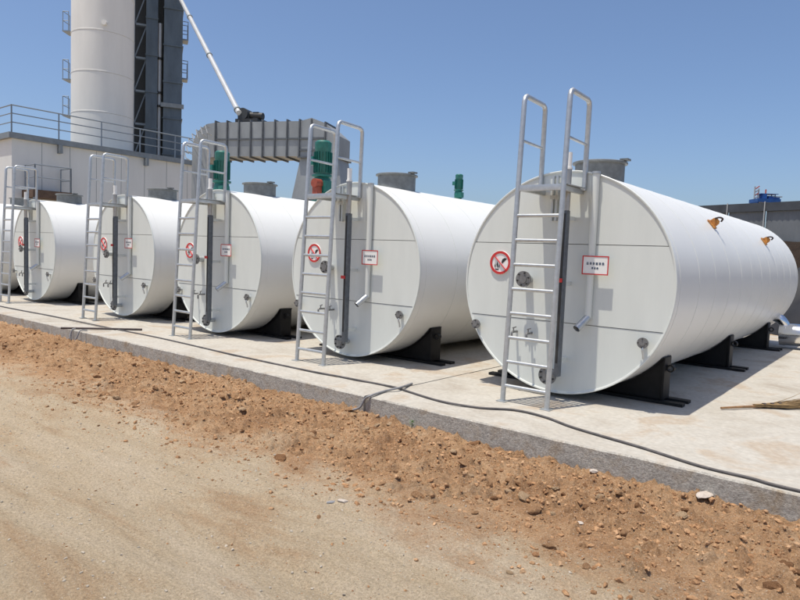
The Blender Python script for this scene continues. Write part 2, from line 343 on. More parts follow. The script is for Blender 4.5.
# ================================================================== TANKS
TR, TZ, TL = 1.15, 1.20, 7.97
TX = [0.0, -2.975, -5.978, -8.971, -13.011, -16.05]
SEAM_U, SEAM_L = 1.604, 0.791
def chord_panel(z0, z1, y0, y1, r=TR-0.006):
    """the slice of the round end between two heights"""
    z0, z1 = max(z0, TZ-r), min(z1, TZ+r); pts = []
    for k in range(41):
        z = z0+(z1-z0)*(0.5-0.5*math.cos(math.pi*k/40)); pts.append((math.sqrt(max(0, r*r-(z-TZ)**2)), y0, z))
    L = [(-x, y, z) for x, y, z in reversed(pts)]
    out = []
    for q in pts+L:
        if not out or (Vector(q)-Vector(out[-1])).length > 1e-5: out.append(q)
    if (Vector(out[0])-Vector(out[-1])).length < 1e-5: out.pop()
    return MB().poly(out, (0, y1-y0, 0))
def bolt_flange(m, c, d, r, th=0.022, nb=8):
    """flange disc with bolts; c centre of its outer face, d outward direction (unit)"""
    c, d = Vector(c), Vector(d).normalized(); m.cyl(c-d*th, c, r, 28)
    u = d.orthogonal().normalized(); v = d.cross(u)
    m.cyl(c, c+d*0.008, r*0.5, 20)
    for k in range(nb):
        a = 2*math.pi*(k+.5)/nb; q = c+(u*math.cos(a)+v*math.sin(a))*r*0.78; m.cyl(q-d*(th+.012), q+d*0.016, r*0.105, 6, mi=1)
def make_tank():
    t = empty('asphalt_tank', (0, 0, 0))
    seams = [0.0, 0.125]+[0.125+0.69*k for k in range(1, 12)]
    seams = [s for s in seams if s < TL-0.2]+[TL]
    for i in range(len(seams)-1):
        y0, y1 = seams[i], seams[i+1]; m = MB(); n = 112; dr = random.uniform(-.0004, .0004)
        prof = [(TR-0.02, y0+.004), (TR+.0012+dr, y0+.001), (TR+.0018+dr, y0+.006), (TR+.0012+dr, y0+.011), (TR+dr, y0+.014), (TR+dr, y0+.018), (TR+dr, y0+.03), (TR+dr, (y0+y1)/2), (TR+dr, y1-.02), (TR+dr, y1-.008), (TR+dr-.0005, y1-.004), (TR-.003, y1+.006)]
        m.lathe(prof, n, 'Y', (0, 0, TZ))
        m.build('cladding_sheet', 'cladding', t, smooth=30)
    # ends: three plates with open seams over a backing
    MB().lathe([(TR-.02, .03), (.001, .03)], 64, 'Y', (0, 0, TZ)).build('end_backing', 'post', t, smooth=0)
    MB().lathe([(TR-.02, TL-.03), (TR+.002, TL), (TR-.03, TL+.004), (.001, TL+.004)], 96, 'Y', (0, 0, TZ)).build('rear_plate', 'white', t, smooth=30)
    for (a, b, dy) in ((SEAM_U+.0035, 9, 0.003), (SEAM_L+.0035, SEAM_U-.0035, 0.0), (-1, SEAM_L-.0035, 0.004)):
        chord_panel(a, b, dy, 0.022).build('end_plate', 'white', t, smooth=20)
    MB().lathe([(TR+.004, .012), (TR+.006, -.006), (TR+.001, -.010), (TR-.012, -.008), (TR-.014, .006)], 112, 'Y', (0, 0, TZ)).build('rim', 'white', t, smooth=40)
    # upper and lower nozzles on the end
    def nozzle(x, z, L, rp, rf, nb, name='nozzle'):
        m = MB(); m.cyl((x, 0.02, z), (x, -L+.02, z), rp, 18); n_ = m.build(name, 'galv', t)
        f = MB(); bolt_flange(f, (x, -L, z), (0, -1, 0), rf, nb=nb); f.build('flange', ['flange', 'bolt'], n_)
    nozzle(-0.36, 1.222, 0.14, 0.045, 0.085, 6)
    nozzle(0.895, 0.682, 0.07, 0.022, 0.052, 4); nozzle(-0.965, 0.682, 0.07, 0.022, 0.052, 4)
    m = MB(); m.tube(catmull([(0.895, -.05, .655), (.90, -.075, .62), (.905, -.06, .57), (.905, -.05, .53)], 5), 0.010, 8); m.build('drain_hook', 'galv', t)
    # two little sampling taps
    for x in (-.475, -.30):
        m = MB(); m.cyl((x, .02, .645), (x, -.09, .645), .013, 10); m.tube(catmull([(x, -.085, .65), (x+.005, -.12, .64), (x+.008, -.125, .60), (x+.008, -.122, .575)], 5), .012, 8)
        m.bar((x-.012, -.075, .685), (x+.03, -.075, .70), .012); m.cyl((x, -.075, .645), (x, -.075, .69), .007, 8); m.build('sampling_tap', 'flange', t)
    # level gauge
    gx, gy = 0.112, -0.205; gt = MB().bx(gx-.021, gx+.021, gy-.03, gy+.05, .26, 1.93).build('level_gauge', 'gauge', t, bevel=.004)
    MB().bx(gx-.011, gx+.011, gy-.036, gy-.031, .40, 1.90).build('gauge_slot', 'bolt', gt)
    MB().bx(gx-.045, gx+.02, gy-.056, gy-.042, 1.215, 1.255).build('gauge_pointer', 'red', gt)
    MB().cyl((gx, gy, 1.93), (gx, gy, 2.34), .034, 20).build('gauge_tube', 'gauge_steel', gt)
    MB().cyl((gx, gy, 2.34), (gx, gy, 2.50), .030, 20).cyl((gx, gy, 2.335), (gx, gy, 2.352), .04, 20).build('gauge_cap', 'sign_white', gt)
    for z in (.42, 1.20, 1.86): MB().bx(gx-.006, gx+.006, gy+.052, .02, z-.02, z+.02).build('gauge_clip', 'white', gt)
    MB().bx(gx-.13, gx-.032, gy-.0, gy+.05, .27, .31).build('gauge_branch', 'gauge', gt)
    m = MB(); m.cyl((gx-.13, -.14, .245), (gx-.13, .02, .245), .035, 16); lf = m.build('nozzle', 'galv', t)
    f = MB(); bolt_flange(f, (gx-.13, -.16, .245), (0, -1, 0), .095, nb=8); f.build('flange', ['flange', 'bolt'], lf)
    # overflow pipe with kicked outlet
    px, py = .330, -.034; m = MB(); m.tube([(px, py, 2.30), (px, py, .86)], .035, 20); op = m.build('overflow_pipe', 'white', t)
    MB().cyl((px, py, 2.301), (px, py, 2.325), .041, 20).build('pipe_cap', 'galv', op)
    o = MB(); ax = Vector((px, py, .875)); e = ax+Vector((-.055, -.135, -.115)); o.tube([ax, e], .037, 20, cap=False); o.tube([e, ax], .031, 20, cap=False)
    o.build('outlet', 'galv', op)
    MB().cyl(ax+(e-ax)*.55, ax+(e-ax)*.6, .0312, 20).build('outlet_bore', 'tarp', op)
    for z in (1.95, .98): MB().bx(px-.012, px+.012, -.046, .02, z-.02, z+.02).build('pipe_clip', 'white', op)
    # no-open-flame disc
    sg = MB(); c = (-.716, -.012, 1.383); sg.cyl((c[0], -.012, c[2]), (c[0], .004, c[2]), .128, 48); s1 = sg.build('prohibition_sign', 'sign_white', t)
    MB().lathe([(.128, -.018), (.128, -.0125), (.102, -.0125), (.102, -.018)], 48, 'Y', (c[0], 0, c[2]), closed=True).build('red_ring', 'red', s1)
    a = R_(-45); d = Vector((math.cos(a), 0, math.sin(a))); MB().bar(Vector((c[0], -.0155, c[2]))-d*.104, Vector((c[0], -.0155, c[2]))+d*.104, .005, .028, up=(0, 1, 0)).build('red_slash', 'red', s1)
    ink = MB(); S = lambda L: [(c[0]+x*.128, -.0125, c[2]+z*.128) for x, z in L]
    ink.poly(S([(.12, .05), (.20, .30), (.42, .42), (.62, .36), (.50, .22), (.30, .02), (.16, -.06)]), (0, -.002, 0))
    for L in ([(-.55, -.30), (-.48, -.05), (-.42, -.28), (-.46, -.5)], [(-.36, -.22), (-.28, .12), (-.20, -.2), (-.27, -.5)], [(-.16, -.30), (-.06, -.12), (-.05, -.34), (-.14, -.52)], [(-.5, -.52), (-.1, -.54), (-.18, -.64), (-.42, -.62)]): ink.poly(S(L), (0, -.002, 0))
    ink.build('flame_mark', 'black_ink', s1)
    # framed notice on the pipe
    x0, x1, z0, z1, sy = .256, .526, 1.304, 1.492, -.0755; wp = MB().bx(x0, x1, sy, sy+.004, z0, z1).build('notice_plate', 'sign_white', t)
    fr = MB(); k = .011; q = sy-.003
    for a_ in ((x0, x1, z1-k, z1), (x0, x1, z0, z0+k), (x0, x0+k, z0+k, z1-k), (x1-k, x1, z0+k, z1-k)): fr.bx(a_[0], a_[1], q, sy-.0004, a_[2], a_[3])
    fr.build('red_frame', 'red', wp)
    rr = random.Random(3); gl = MB()
    for (n_, zc, h, xc) in ((6, 1.415, .027, .391), (3, 1.370, .022, .389)):     # two rows of small dense dark-blue characters, too small to read in the picture
        for k_ in range(n_):
            cx_ = xc+(k_-(n_-1)/2)*h*1.16
            for b in range(3):
                zz = zc+h*(-.36+.36*b)+rr.uniform(-.002, .002); ww = h*rr.uniform(.30, .46); gl.bx(cx_-ww, cx_+ww, sy-.002, sy-.0006, zz-.0024, zz+.0024)
            for b in range(2):
                xx = cx_+h*(-.2+.4*b)+rr.uniform(-.002, .002); gl.bx(xx-.0019, xx+.0019, sy-.0024, sy-.0021, zc-h*.42, zc+h*rr.uniform(.2, .45))
    gl.build('notice_writing', 'blue_ink', wp)['kind'] = 'stuff'
    MB().bx(px-.03, px+.03, sy+.0045, py-.02, 1.36, 1.41).build('notice_bracket', 'galv', wp)
    # manhole
    my = .86; m = MB(); m.lathe([(.27, 2.27), (.27, 2.53)], 40, 'Z', (0, my, 0)); mh = m.build('manhole', 'lid', t)
    MB().lathe([(.001, 2.555), (.285, 2.55), (.30, 2.543), (.30, 2.525), (.27, 2.522)], 40, 'Z', (0, my, 0)).build('manhole_lid', 'lid', mh)
    MB().bx(.24, .33, my-.05, my+.05, 2.553, 2.575).build('lid_hinge', 'lid', mh)
    # saddles
    for sy_ in (.72, 3.75, 6.75):
        m = MB(); top = [(TR*math.sin(a)*1.004, -TR*math.cos(a)*1.004+TZ) for a in [R_(-51.5+103*k/24) for k in range(25)]]
        for dy in (-.07, .07):
            pts = [(x, sy_+dy-.008, z-.012) for x, z in top]+[(.885, sy_+dy-.008, .032), (-.885, sy_+dy-.008, .032)]
            m.poly(pts, (0, .016, 0))
        sd = m.build('saddle', 'saddle', t, smooth=0)
        m = MB(); n = len(top); V = []
        for x, z in top:
            k = (TR+.0085)/TR
            X, Z = x*k/1.004, (z-TZ)*k/1.004+TZ; k2 = .991; V += [(X, sy_-.13, Z), (X, sy_+.13, Z), (X*1.008, sy_+.13, (Z-TZ)*1.008+TZ), (X*1.008, sy_-.13, (Z-TZ)*1.008+TZ)]
        F = [(4*i+a, 4*i+b, 4*i+4+b, 4*i+4+a) for i in range(n-1) for a, b in ((0, 1), (1, 2), (2, 3), (3, 0))]+[(0, 1, 2, 3), (4*n-4, 4*n-3, 4*n-2, 4*n-1)]
        m.add(V, F); m.build('saddle_band', 'saddle', sd)
        for s in (-1, 1):
            MB().bx(s*.91-.012, s*.91+.012, sy_-.11, sy_+.11, .034, .470).build('saddle_end_plate', 'saddle', sd, bevel=.003)
            m = MB(); m.lathe([(.040, -.03), (.040, .03), (.024, .03), (.024, -.03)], 22, 'Y', (s*.96, sy_-.02, .36), closed=True); m.build('hold_down_eye', 'saddle', sd)
        m = MB(); m.bx(-1.13, 1.13, sy_-.16, sy_-.06, .0, .03); m.bx(-1.13, 1.13, sy_+.06, sy_+.16, .0, .03); m.build('base_beam', 'saddle', sd)
    return t
tank = make_tank()
def motor(t, y, h, seat=2.33, orange=False):
    """upright finned motor over a gearbox"""
    k = h/1.0; g = MB(); z = seat
    g.lathe([(.001, z), (.17*k, z), (.17*k, z+.04*k), (.11*k, z+.05*k), (.10*k, z+.14*k), (.14*k, z+.16*k), (.15*k, z+.30*k), (.13*k, z+.40*k), (.17*k, z+.42*k), (.17*k, z+.45*k), (.001, z+.455*k)], 24, 'Z', (0, y, 0))
    g.box((.13*k, y-.05*k, z+.26*k), (.14*k, .16*k, .18*k)); r = g.build('agitator_gearbox', 'green', t)
    m = MB(); m.lathe([(.12*k, z+.45*k), (.125*k, z+.47*k), (.125*k, z+.82*k), (.13*k, z+.84*k), (.135*k, z+.96*k), (.10*k, z+.99*k), (.001, z+.995*k)], 24, 'Z', (0, y, 0))
    for i in range(20):
        a = 2*math.pi*i/20; c, s = math.cos(a), math.sin(a); m.bar((c*.135*k, y+s*.135*k, z+.48*k), (c*.135*k, y+s*.135*k, z+.81*k), .008*k, .03*k, up=(c, s, 0))
    mm = m.build('agitator_motor', 'green', t); MB().box((-.09*k, y-.15*k, z+.66*k), (.12*k, .09*k, .13*k)).build('terminal_box', 'green', mm, bevel=.006*k)
    if orange:
        o = MB(); o.cyl((.10, y-.13*k, z+.30*k), (.10, y-.26*k, z+.30*k), .07*k, 20); o.box((.10, y-.19*k, z+.17*k), (.11*k, .10*k, .16*k)); o.build('pump_drive', 'orange', t)
def lug(t, y, ang):
    b = R_(ang); n = Vector((math.sin(b), 0, math.cos(b))); tn = Vector((math.cos(b), 0, -math.sin(b))); c = Vector((0, y, TZ))+n*(TR+.004)
    rot = Matrix((tn, Vector((0, 1, 0)), n)).transposed()
    m = MB().box(c+n*.008, (.13, .12, .016), rot); l = m.build('lifting_lug', 'rust', t, bevel=.003)
    p = MB(); pts = []
    for q in ((-.05, .016), (.05, .016), (.045, .07), (.025, .095), (-.025, .095), (-.045, .07)): pts.append(c+tn*q[0]+n*q[1]+Vector((0, -.012, 0)))
    p.poly(pts, (0, .024, 0)); p.box(c+n*.045+Vector((0, .036, 0)), (.012, .05, .06), rot); p.build('padeye', 'rust', l)
    w_ = MB(); w_.tube(catmull([c+n*.075-tn*.03+Vector((0, -.02, 0)), c+n*.12-tn*.01+Vector((0, -.01, 0)), c+n*.135+tn*.02+Vector((0, .02, 0)), c+n*.10+tn*.035+Vector((0, .03, 0))], 6), .011, 7); w_.build('wire_loop', 'dark_rod', l)
TANKS = [tank]+[copy_tree(tank) for _ in TX[1:]]
for o, x in zip(TANKS, TX): o.location.x = x
TL_ = ['white horizontal tank with rusty lifting lugs on its seamed side, by the straw broom',
       'white horizontal tank between the rusty-lugged tank and the tank with the orange-red pump drive',
       'white horizontal tank carrying a tall green motor with an orange-red pump drive',
       'white horizontal tank behind the dark rod, a tall all-green motor on top',
       'white horizontal tank beside the wider gap, fully in view before the railed landing',
       'white horizontal tank at the far end of the row, mostly hidden behind its neighbour']
for o, l in zip(TANKS, TL_): tag(o, l, 'tank', 'white tanks in a row on the concrete')
rj = random.Random(21)
for o in TANKS[1:]:
    for ch in o.children:
        n = ch.name.split('.')[0]
        if n == 'prohibition_sign': ch.location = (rj.uniform(-.03, .03), 0, rj.uniform(-.03, .03))
        elif n == 'notice_plate': ch.location = (rj.uniform(-.02, .02), 0, rj.uniform(-.04, .04))
        elif n == 'manhole': ch.location = (0, rj.uniform(-.06, .06), rj.uniform(-.02, .02))
        elif n == 'level_gauge':
            for gch in ch.children:
                if gch.name.startswith('gauge_pointer'): gch.location.z = rj.uniform(-.2, .25)
lug(TANKS[0], 2.26, 50); lug(TANKS[0], 5.40, 55)
motor(TANKS[1], 2.47, .46, 2.30); motor(TANKS[2], 2.33, 1.18, 2.33, True); motor(TANKS[3], 2.22, 1.18, 2.33)

# ================================================================== LADDERS
def make_ladder():
    t = empty('access_ladder', (0, 0, 0)); XL, XR = -.275, .205; yb, yt, zt = -.595, -.462, 3.045
    yz = lambda z: yb+(yt-yb)*z/zt
    bk = .455
    for x in (XL, XR):
        m = MB(); top = Vector((x, yt, zt)); pts = [(x, yb, .006), (x, yz(2.9), 2.9), (x, yz(2.985), 2.985), (x, yt+.012, zt-.018), (x, yt+.045, zt), (x, yt+bk-.05, zt-.012), (x, yt+bk-.014, zt-.03), (x, yt+bk, zt-.065), (x, yt+bk-.012, 2.14)]
        m.tube(pts, .0255, 14); m.build('rail', 'galv', t, smooth=50)
        MB().tube([(x, yz(2.605), 2.605), (x, yt+bk-.006, 2.595)], .015, 10).build('mid_rail', 'galv', t)
        MB().bx(x-.05, x+.05, yb-.05, yb+.05, .0, .008).build('foot_plate', 'galv', t)
        MB().bx(x-.022+(.03 if x < 0 else -.03), x+.022+(.03 if x < 0 else -.03), yz(2.12)+.03, -.004, 2.105, 2.155).build('platform_side_bar', 'galv', t, bevel=.003)
    for k in range(8):
        z = .162+.2425*k; y = yz(z); MB().tube([(XL, y, z), (XR, y, z)], .0185, 12).build('rung', 'galv', t)
    MB().bx(XL-.01, XR+.01, yz(2.13)-.012, yz(2.13)+.028, 2.10, 2.158).build('platform_front_bar', 'galv', t, bevel=.003)
    MB().bx(XL+.056, XR+.03, yz(2.13)+.03, -.062, 2.158, 2.164).build('platform_floor', 'galv', t)
    m = MB()
    for dx in (-.118, -.075): m.bx(dx-.009, dx+.009, -.05, -.012, 1.84, 2.30)
    m.bx(-.14, -.05, -.062, -.05, 2.06, 2.10); m.build('support_bracket', 'galv', t)
    return t
lad = make_ladder(); LADS = [lad]+[copy_tree(lad) for _ in TX[1:5]]
LL = ['galvanised ladder with hoop handrails, in front of the rusty-lugged white tank by the straw broom',
      'galvanised ladder with hoop handrails before the tank next to the rusty-lugged one',
      'galvanised ladder with hoop handrails before the tank with the orange-red pump drive',
      'galvanised ladder with hoop handrails, standing nearest the dark rod lying on the slab',
      'galvanised ladder with hoop handrails before the tank beside the wider gap and railed landing']
for i, (o, x) in enumerate(zip(LADS, TX)):
    o.location.x = x+[0, -.085, .03, -.03, 0][i]; o.rotation_euler.z = R_([0, 1.2, -1.0, .6, 0][i]); tag(o, LL[i], 'ladder', 'galvanised ladders at the tank ends')

# ================================================================== THINGS ON THE SLAB
def hose(name, pts, r, matn, label, cat):
    tag(MB().tube(catmull(pts, 12), r, 10).build(name, matn, smooth=60), label, cat)
def pz(x, y, z=.0115): return tuple(onz(x, y, z))
hose('rubber_hose', [(-17, -.93, .015)]+[pz(*q) for q in ((0, 306), (52, 316), (105, 327), (160, 338), (230, 354), (300, 369), (350, 378.5), (396, 387.5), (410, 392), (440, 401), (478, 407.5), (515, 410), (545, 417), (575, 428), (640, 447), (700, 466), (750, 478), (800, 491))]+[(3.6, -1.42, .013)], .0105, 'hose', 'long dark rubber hose lying along the slab in front of the tanks', 'hose')
hose('grey_hose', [pz(412, 383.5, .011), pz(400, 387.5, .030), pz(385, 391, .013), tuple(onz(371, 395.5, .014)), (-1.335, EDGE-.022, -.03), (-1.38, EDGE-.05, -.12), (-1.52, EDGE-.10, -.17)], .0115, 'hose_grey', 'short grey hose dropping over the slab edge at the joint', 'hose')
a, b = onz(61, 328, .02), onz(142, 329.5, .02)
tag(MB().tube([a, a*.6+b*.4+np.array([0, 0, .002]), b], .018, 10).build('steel_rod', 'dark_rod'), 'dark steel rod lying slantwise across the edge of the slab', 'rod')
c = onz(79, 331, .0); u = Vector((.5, .86, 0)).normalized(); f0 = Vector((-7.62, EDGE-.02, .012))
m = MB(); m.tube(catmull([(-7.72, EDGE+.10, .011), (-7.72, EDGE-.01, .011), (-7.71, EDGE-.06, -.10), (-7.66, EDGE-.10, -.20), (-7.52, EDGE-.10, -.20), (-7.47, EDGE-.06, -.10), (-7.46, EDGE-.01, .011), (-7.46, EDGE+.10, .011)], 6), .011, 8)
tag(m.build('wire_bracket', 'hose_grey'), 'small grey bent wire bracket hung over the slab edge beside the rod', 'bracket')

# straw broom
h0 = Vector(onz(721, 408, .015)); h1 = Vector(onz(800, 404, .03)); dr = (h1-h0); dr.z = 0; dr.normalize(); sdv = Vector((-dr.y, dr.x, 0))
br = empty('straw_broom', h0); P = lambda s, l, z: dr*s+sdv*l+Vector((0, 0, z))
MB().tube([P(0, 0, .0), P(.25, .003, .003), P(.5, -.004, .006), P(.78, 0, .012)], [.011, .013, .013, .014], 10).build('handle', 'bamboo', br)
m = MB()
for s in (.52, .62, .72): m.tube([P(s, 0, .012), P(s+.03, 0, .012)], .026, 12)
m.build('binding', 'dark_rod', br)
m = MB(); rr = random.Random(5)
for k in range(300):
    s0 = rr.uniform(.40, .66); a = rr.gauss(0, .11); L = rr.uniform(.55, 1.15); up = rr.uniform(-.02, .14); r0 = rr.uniform(.0018, .0042); l0 = rr.uniform(-.018, .018); z0 = rr.uniform(.0, .026)
    pts = []
    for j in range(5):
        q = j/4; pts.append(P(s0+L*q*math.cos(a), l0+L*q*math.sin(a)+rr.uniform(-.012, .012)*q, max(-.01+.004, z0+up*(q**1.4)*L*.55-.02*q+rr.uniform(-.01, .012)*q)))
    m.tube(pts, [r0, r0, r0*.85, r0*.7, r0*.35], 4, False)
bt = m.build('bristles', 'straw', br); bt['kind'] = 'stuff'
tag(br, 'straw broom with bundled twigs lying flat on the bright concrete', 'broom')

# jacketed pipe leaving the end tank
m = MB(); yb_ = 7.3; cz = .245; m.lathe([], 3) if False else None
m.tube([(1.02, yb_, cz), (1.25, yb_, cz+.01), (2.5, yb_, cz+.03), (6.2, yb_, cz+.05)], .20, 36); pip = m.build('jacketed_pipe', 'shiny', smooth=50)
m = MB()
for x in (1.10, 2.1, 3.1, 4.1, 5.1): m.lathe([(.203, -.02), (.21, -.012), (.21, .012), (.203, .02)], 36, 'Z', (0, 0, 0)) if False else m.tube([(x-.02, yb_, cz+.004+.01*(x-1)), (x+.02, yb_, cz+.004+.01*(x-1))], .207, 36)
m.build('jacket_band', 'shiny', pip)
MB().tube(catmull([(1.12, yb_, cz+.12), (1.02, yb_-.05, cz+.27), (.86, yb_-.02, cz+.32), (.72, yb_, cz+.34)], 6), .085, 20).build('inlet_elbow', 'shiny', pip, smooth=50)
for x in (2.2, 4.6): MB().bx(x-.05, x+.05, yb_-.16, yb_+.16, 0, cz-.17).build('pipe_foot', 'saddle', pip)
tag(pip, 'shiny aluminium jacketed pipe running out from the rusty-lugged tank', 'pipe')
# black sheeted heap behind
def heap(name, c, rx, ry, h, matn, label, cat, seed):
    m = MB(); n, k = 40, 14; vs = [(0, 0, h)]
    for i in range(1, k+1):
        for j in range(n):
            a = 2*math.pi*j/n; q = i/k; wv = 1+.12*math.sin(3*a+seed)+.07*math.sin(7*a+seed*2); zz = h*(1-q**2.2)*(1+.12*math.sin(5*a+4*q+seed))-.04*(q > .99)
            vs.append((rx*q*wv*math.cos(a), ry*q*wv*math.sin(a), zz))
    fs = [(0, 1+j, 1+(j+1) % n) for j in range(n)]+[(1+(i-1)*n+j, 1+i*n+j, 1+i*n+(j+1) % n, 1+(i-1)*n+(j+1) % n) for i in range(1, k) for j in range(n)]
    m.add(vs, fs); tag(m.build(name, matn, loc=c), label, cat)
heap('covered_heap', (3.2, 14.5, -.25), 5.2, 2.2, 2.3, 'tarp', 'low heap under black sheeting behind the jacketed pipe', 'heap', 1.0)

# ================================================================== PLANT BUILDING, SILO, TOWER
BX, BY, BZ = -27.3, 4.75, 5.93
bld = empty('plant_building', (BX, BY, -.3)); H = BZ+.3
def rel(o, p): return (p[0]-o.location.x, p[1]-o.location.y, p[2]-o.location.z)
MB().bx(-12, 0, 0, 9.6, 0, H-.24).build('wall', 'wall', bld, smooth=0)
MB().bx(-12.15, .16, -.16, 9.75, H-.24, H).build('roof_edge', 'trim', bld, smooth=0)
for k in range(1, 8): MB().bx(.002, .006, k*1.2-.008, k*1.2+.008, 0, H-.25).build('wall_joint', 'trim', bld)
for y in (1.9, 6.0): MB().bx(.004, .30, y-.06, y+.06, H-.62, H-.25).build('edge_bracket', 'trim', bld)
MB().bx(-4.2, -2.7, -.06, -.002, .3, 4.9).build('doorway', 'towergap', bld)
def railing(t, pts, h, every, z, r=.028, mids=(.5,)):
    for a, b in zip(pts[:-1], pts[1:]):
        a, b = Vector((*a, z)), Vector((*b, z)); n = max(1, round((b-a).length/every))
        for k in range(n+1): q = a+(b-a)*k/n; MB().tube([q, q+Vector((0, 0, h))], r*1.1, 8).build('railing_post', 'rail', t)
        MB().tube([a+Vector((0, 0, h)), b+Vector((0, 0, h))], r, 8).build('top_rail', 'rail', t)
        for q in mids: MB().tube([a+Vector((0, 0, h*q)), b+Vector((0, 0, h*q))], r*.8, 8).build('middle_rail', 'rail', t)
railing(bld, [(-12, 0), (-.02, 0), (-.02, 9.6)], 1.15, 1.85, H, mids=(.38, .70))
tag(bld, 'pale grey flat-roofed plant building with a railed roof edge', 'building')

# small railed landing against the building
la, lb = onx(35, 196, -26.2), onx(71, 199, -26.2); zf = 3.55
ld = empty('railed_landing', (-26.2, la[1], -.3)); yl = lb[1]-la[1]; zz = zf+.3
MB().bx(-1.08, .05, -.1, yl+.1, zz-.32, zz).build('landing_floor', 'brown', ld, smooth=0)
for y in (0, yl):
    for x in (-1.0, 0): MB().bx(x-.06, x+.06, y-.06, y+.06, 0, zz-.32).build('leg', 'rail', ld)
railing(ld, [(-1.0, 0), (0, 0), (0, yl), (-1.0, yl)], 1.05, 1.3, zz, .025)
tag(ld, 'small railed steel landing with a rusty floor beside the plant building', 'landing')

# silo on the roof
sc_ = dep(102.5, 150, 36); silo = empty('storage_silo', (sc_[0], sc_[1], BZ)); SR = 1.60; SH = 19
m = MB(); hs = [0]+[.35+2.15*k for k in range(9)]
for i in range(len(hs)-1):
    MB().lathe([(SR-.03, hs[i]), (SR+.012, hs[i]+.01), (SR+.012, hs[i]+.07), (SR, hs[i]+.08), (SR, hs[i+1]-.004), (SR-.03, hs[i+1])], 64, 'Z').build('shell_course', 'silo', silo, smooth=30)
MB().lathe([(SR, hs[-1]), (.25, hs[-1]+1.1), (.001, hs[-1]+1.1)], 64, 'Z').build('roof_cone', 'silo', silo)
side = Vector((RT[0], RT[1], 0)).normalized(); tow = Vector((-FW[0], -FW[1], 0)).normalized()
for ypx in (37, 83, 118):
    z = dep(70, ypx, 36)[2]-BZ; ln = empty('landing_anchor') if False else None
    c = -side*(SR+.16)+tow*.2; rot = Matrix((side, tow, Vector((0, 0, 1)))).transposed()
    fl = MB().box(c+Vector((0, 0, z)), (.42, .8, .06), rot).build('ladder_landing', 'rail', silo)
    m = MB()
    for q in ((-.19, -.36), (-.19, .36), (.12, .36)):
        p0 = c+side*q[0]+tow*q[1]+Vector((0, 0, z)); m.tube([p0, p0+Vector((0, 0, 1.05))], .022, 6)
    for hh in (.55, 1.05):
        m.tube([c+side*a+tow*b+Vector((0, 0, z+hh)) for a, b in ((-.19, -.36), (-.19, .36), (.12, .36))], .02, 6)
    m.build('landing_guard', 'rail', fl)
m = MB(); pp = dep(117, 35, 36); m.cyl(tow*(SR-.05)+side*.75*1.0+Vector((0, 0, pp[2]-BZ)), tow*(SR+.02-.35)+side*.75+Vector((0, 0, pp[2]-BZ)), .13, 16); m.build('inspection_port', 'silo', silo)
tag(silo, 'tall pale cylindrical silo rising above the railed roof', 'silo')

# dark elevator tower
DT = 40.0; tb = dep(157, 150, DT); tow = Vector((CAMP[0]-tb[0], CAMP[1]-tb[1], 0)).normalized(); side = Vector((-tow.y, tow.x, 0)); tw = empty('elevator_tower', (tb[0], tb[1], -.3)); THT = 24
def tx(px): return (px-157)*DT/FPX*0.93
rotT = Matrix((side, tow, Vector((0, 0, 1)))).transposed()
def tcol(name, p0, p1, d0, d1, z0, z1, matn, par):
    return MB().box(side*((tx(p0)+tx(p1))/2)+tow*((d0+d1)/2)+Vector((0, 0, (z0+z1)/2)), (tx(p1)-tx(p0), d1-d0, z1-z0), rotT).build(name, matn, par, smooth=0)
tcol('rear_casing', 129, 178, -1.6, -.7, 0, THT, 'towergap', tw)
ca = tcol('elevator_leg', 145, 156.5, -.5, .6, 0, THT, 'tower', tw); cb = tcol('elevator_leg', 162.5, 181, -.6, .75, 0, THT-1, 'tower', tw)
for k in range(1, 11):
    tcol('casing_flange', 144.4, 157.1, -.55, .66, k*2.2, k*2.2+.08, 'tower', ca); tcol('casing_flange', 161.8, 181.8, -.66, .82, k*2.2+.7, k*2.2+.78, 'tower', cb)
tcol('frame_post', 132, 134, -.3, -.05, 0, THT, 'rail', tw)
for k in range(11):
    z = 1.2+2.0*k; MB().bar(side*tx(134)+tow*-.15+Vector((0, 0, z)), side*tx(145)+tow*-.15+Vector((0, 0, z+1.9)), .07).build('frame_brace', 'rail', tw)
    tcol('frame_beam', 135, 145, -.32, -.02, z+1.9, z+2.02, 'rail', tw)
zt = dep(158, 28, DT)[2]+.3; zb = dep(158, 138, DT)[2]+.3
MB().tube([side*tx(158.6)+tow*.3+Vector((0, 0, zb-5)), side*tx(158.6)+tow*.3+Vector((0, 0, zt))], .13, 14).build('vent_pipe', 'pipe_grey', tw)
q = side*tx(158.6)+tow*.3
for ypx in (62, 95, 108): z = dep(158, ypx, DT)[2]+.3; MB().cyl(q+Vector((0, 0, z-.06)), q+Vector((0, 0, z+.06)), .22, 14).build('pipe_collar', 'bolt', tw)
tcol('cross_beam', 160, 183, .78, .95, dep(170, 110, DT)[2]+.3, dep(170, 108, DT)[2]+.42, 'trim', tw)
for ypx in (42, 80):
    z = dep(182, ypx, DT)[2]+.3; fl = tcol('tower_landing', 181.2, 187, -.4, .4, z, z+.1, 'rail', tw); m = MB()
    for d in (-.36, .36):
        for hh in (.6, 1.15): m.tube([side*tx(181.5)+tow*d+Vector((0, 0, z+hh)), side*tx(186.6)+tow*d+Vector((0, 0, z+hh)), side*tx(186.6)-tow*d*.0+tow*d+Vector((0, 0, z+.05))], .03, 6)
    m.build('landing_guard', 'rail', fl)
tag(tw, 'dark blue-grey twin-leg elevator tower beside the pale silo', 'tower')

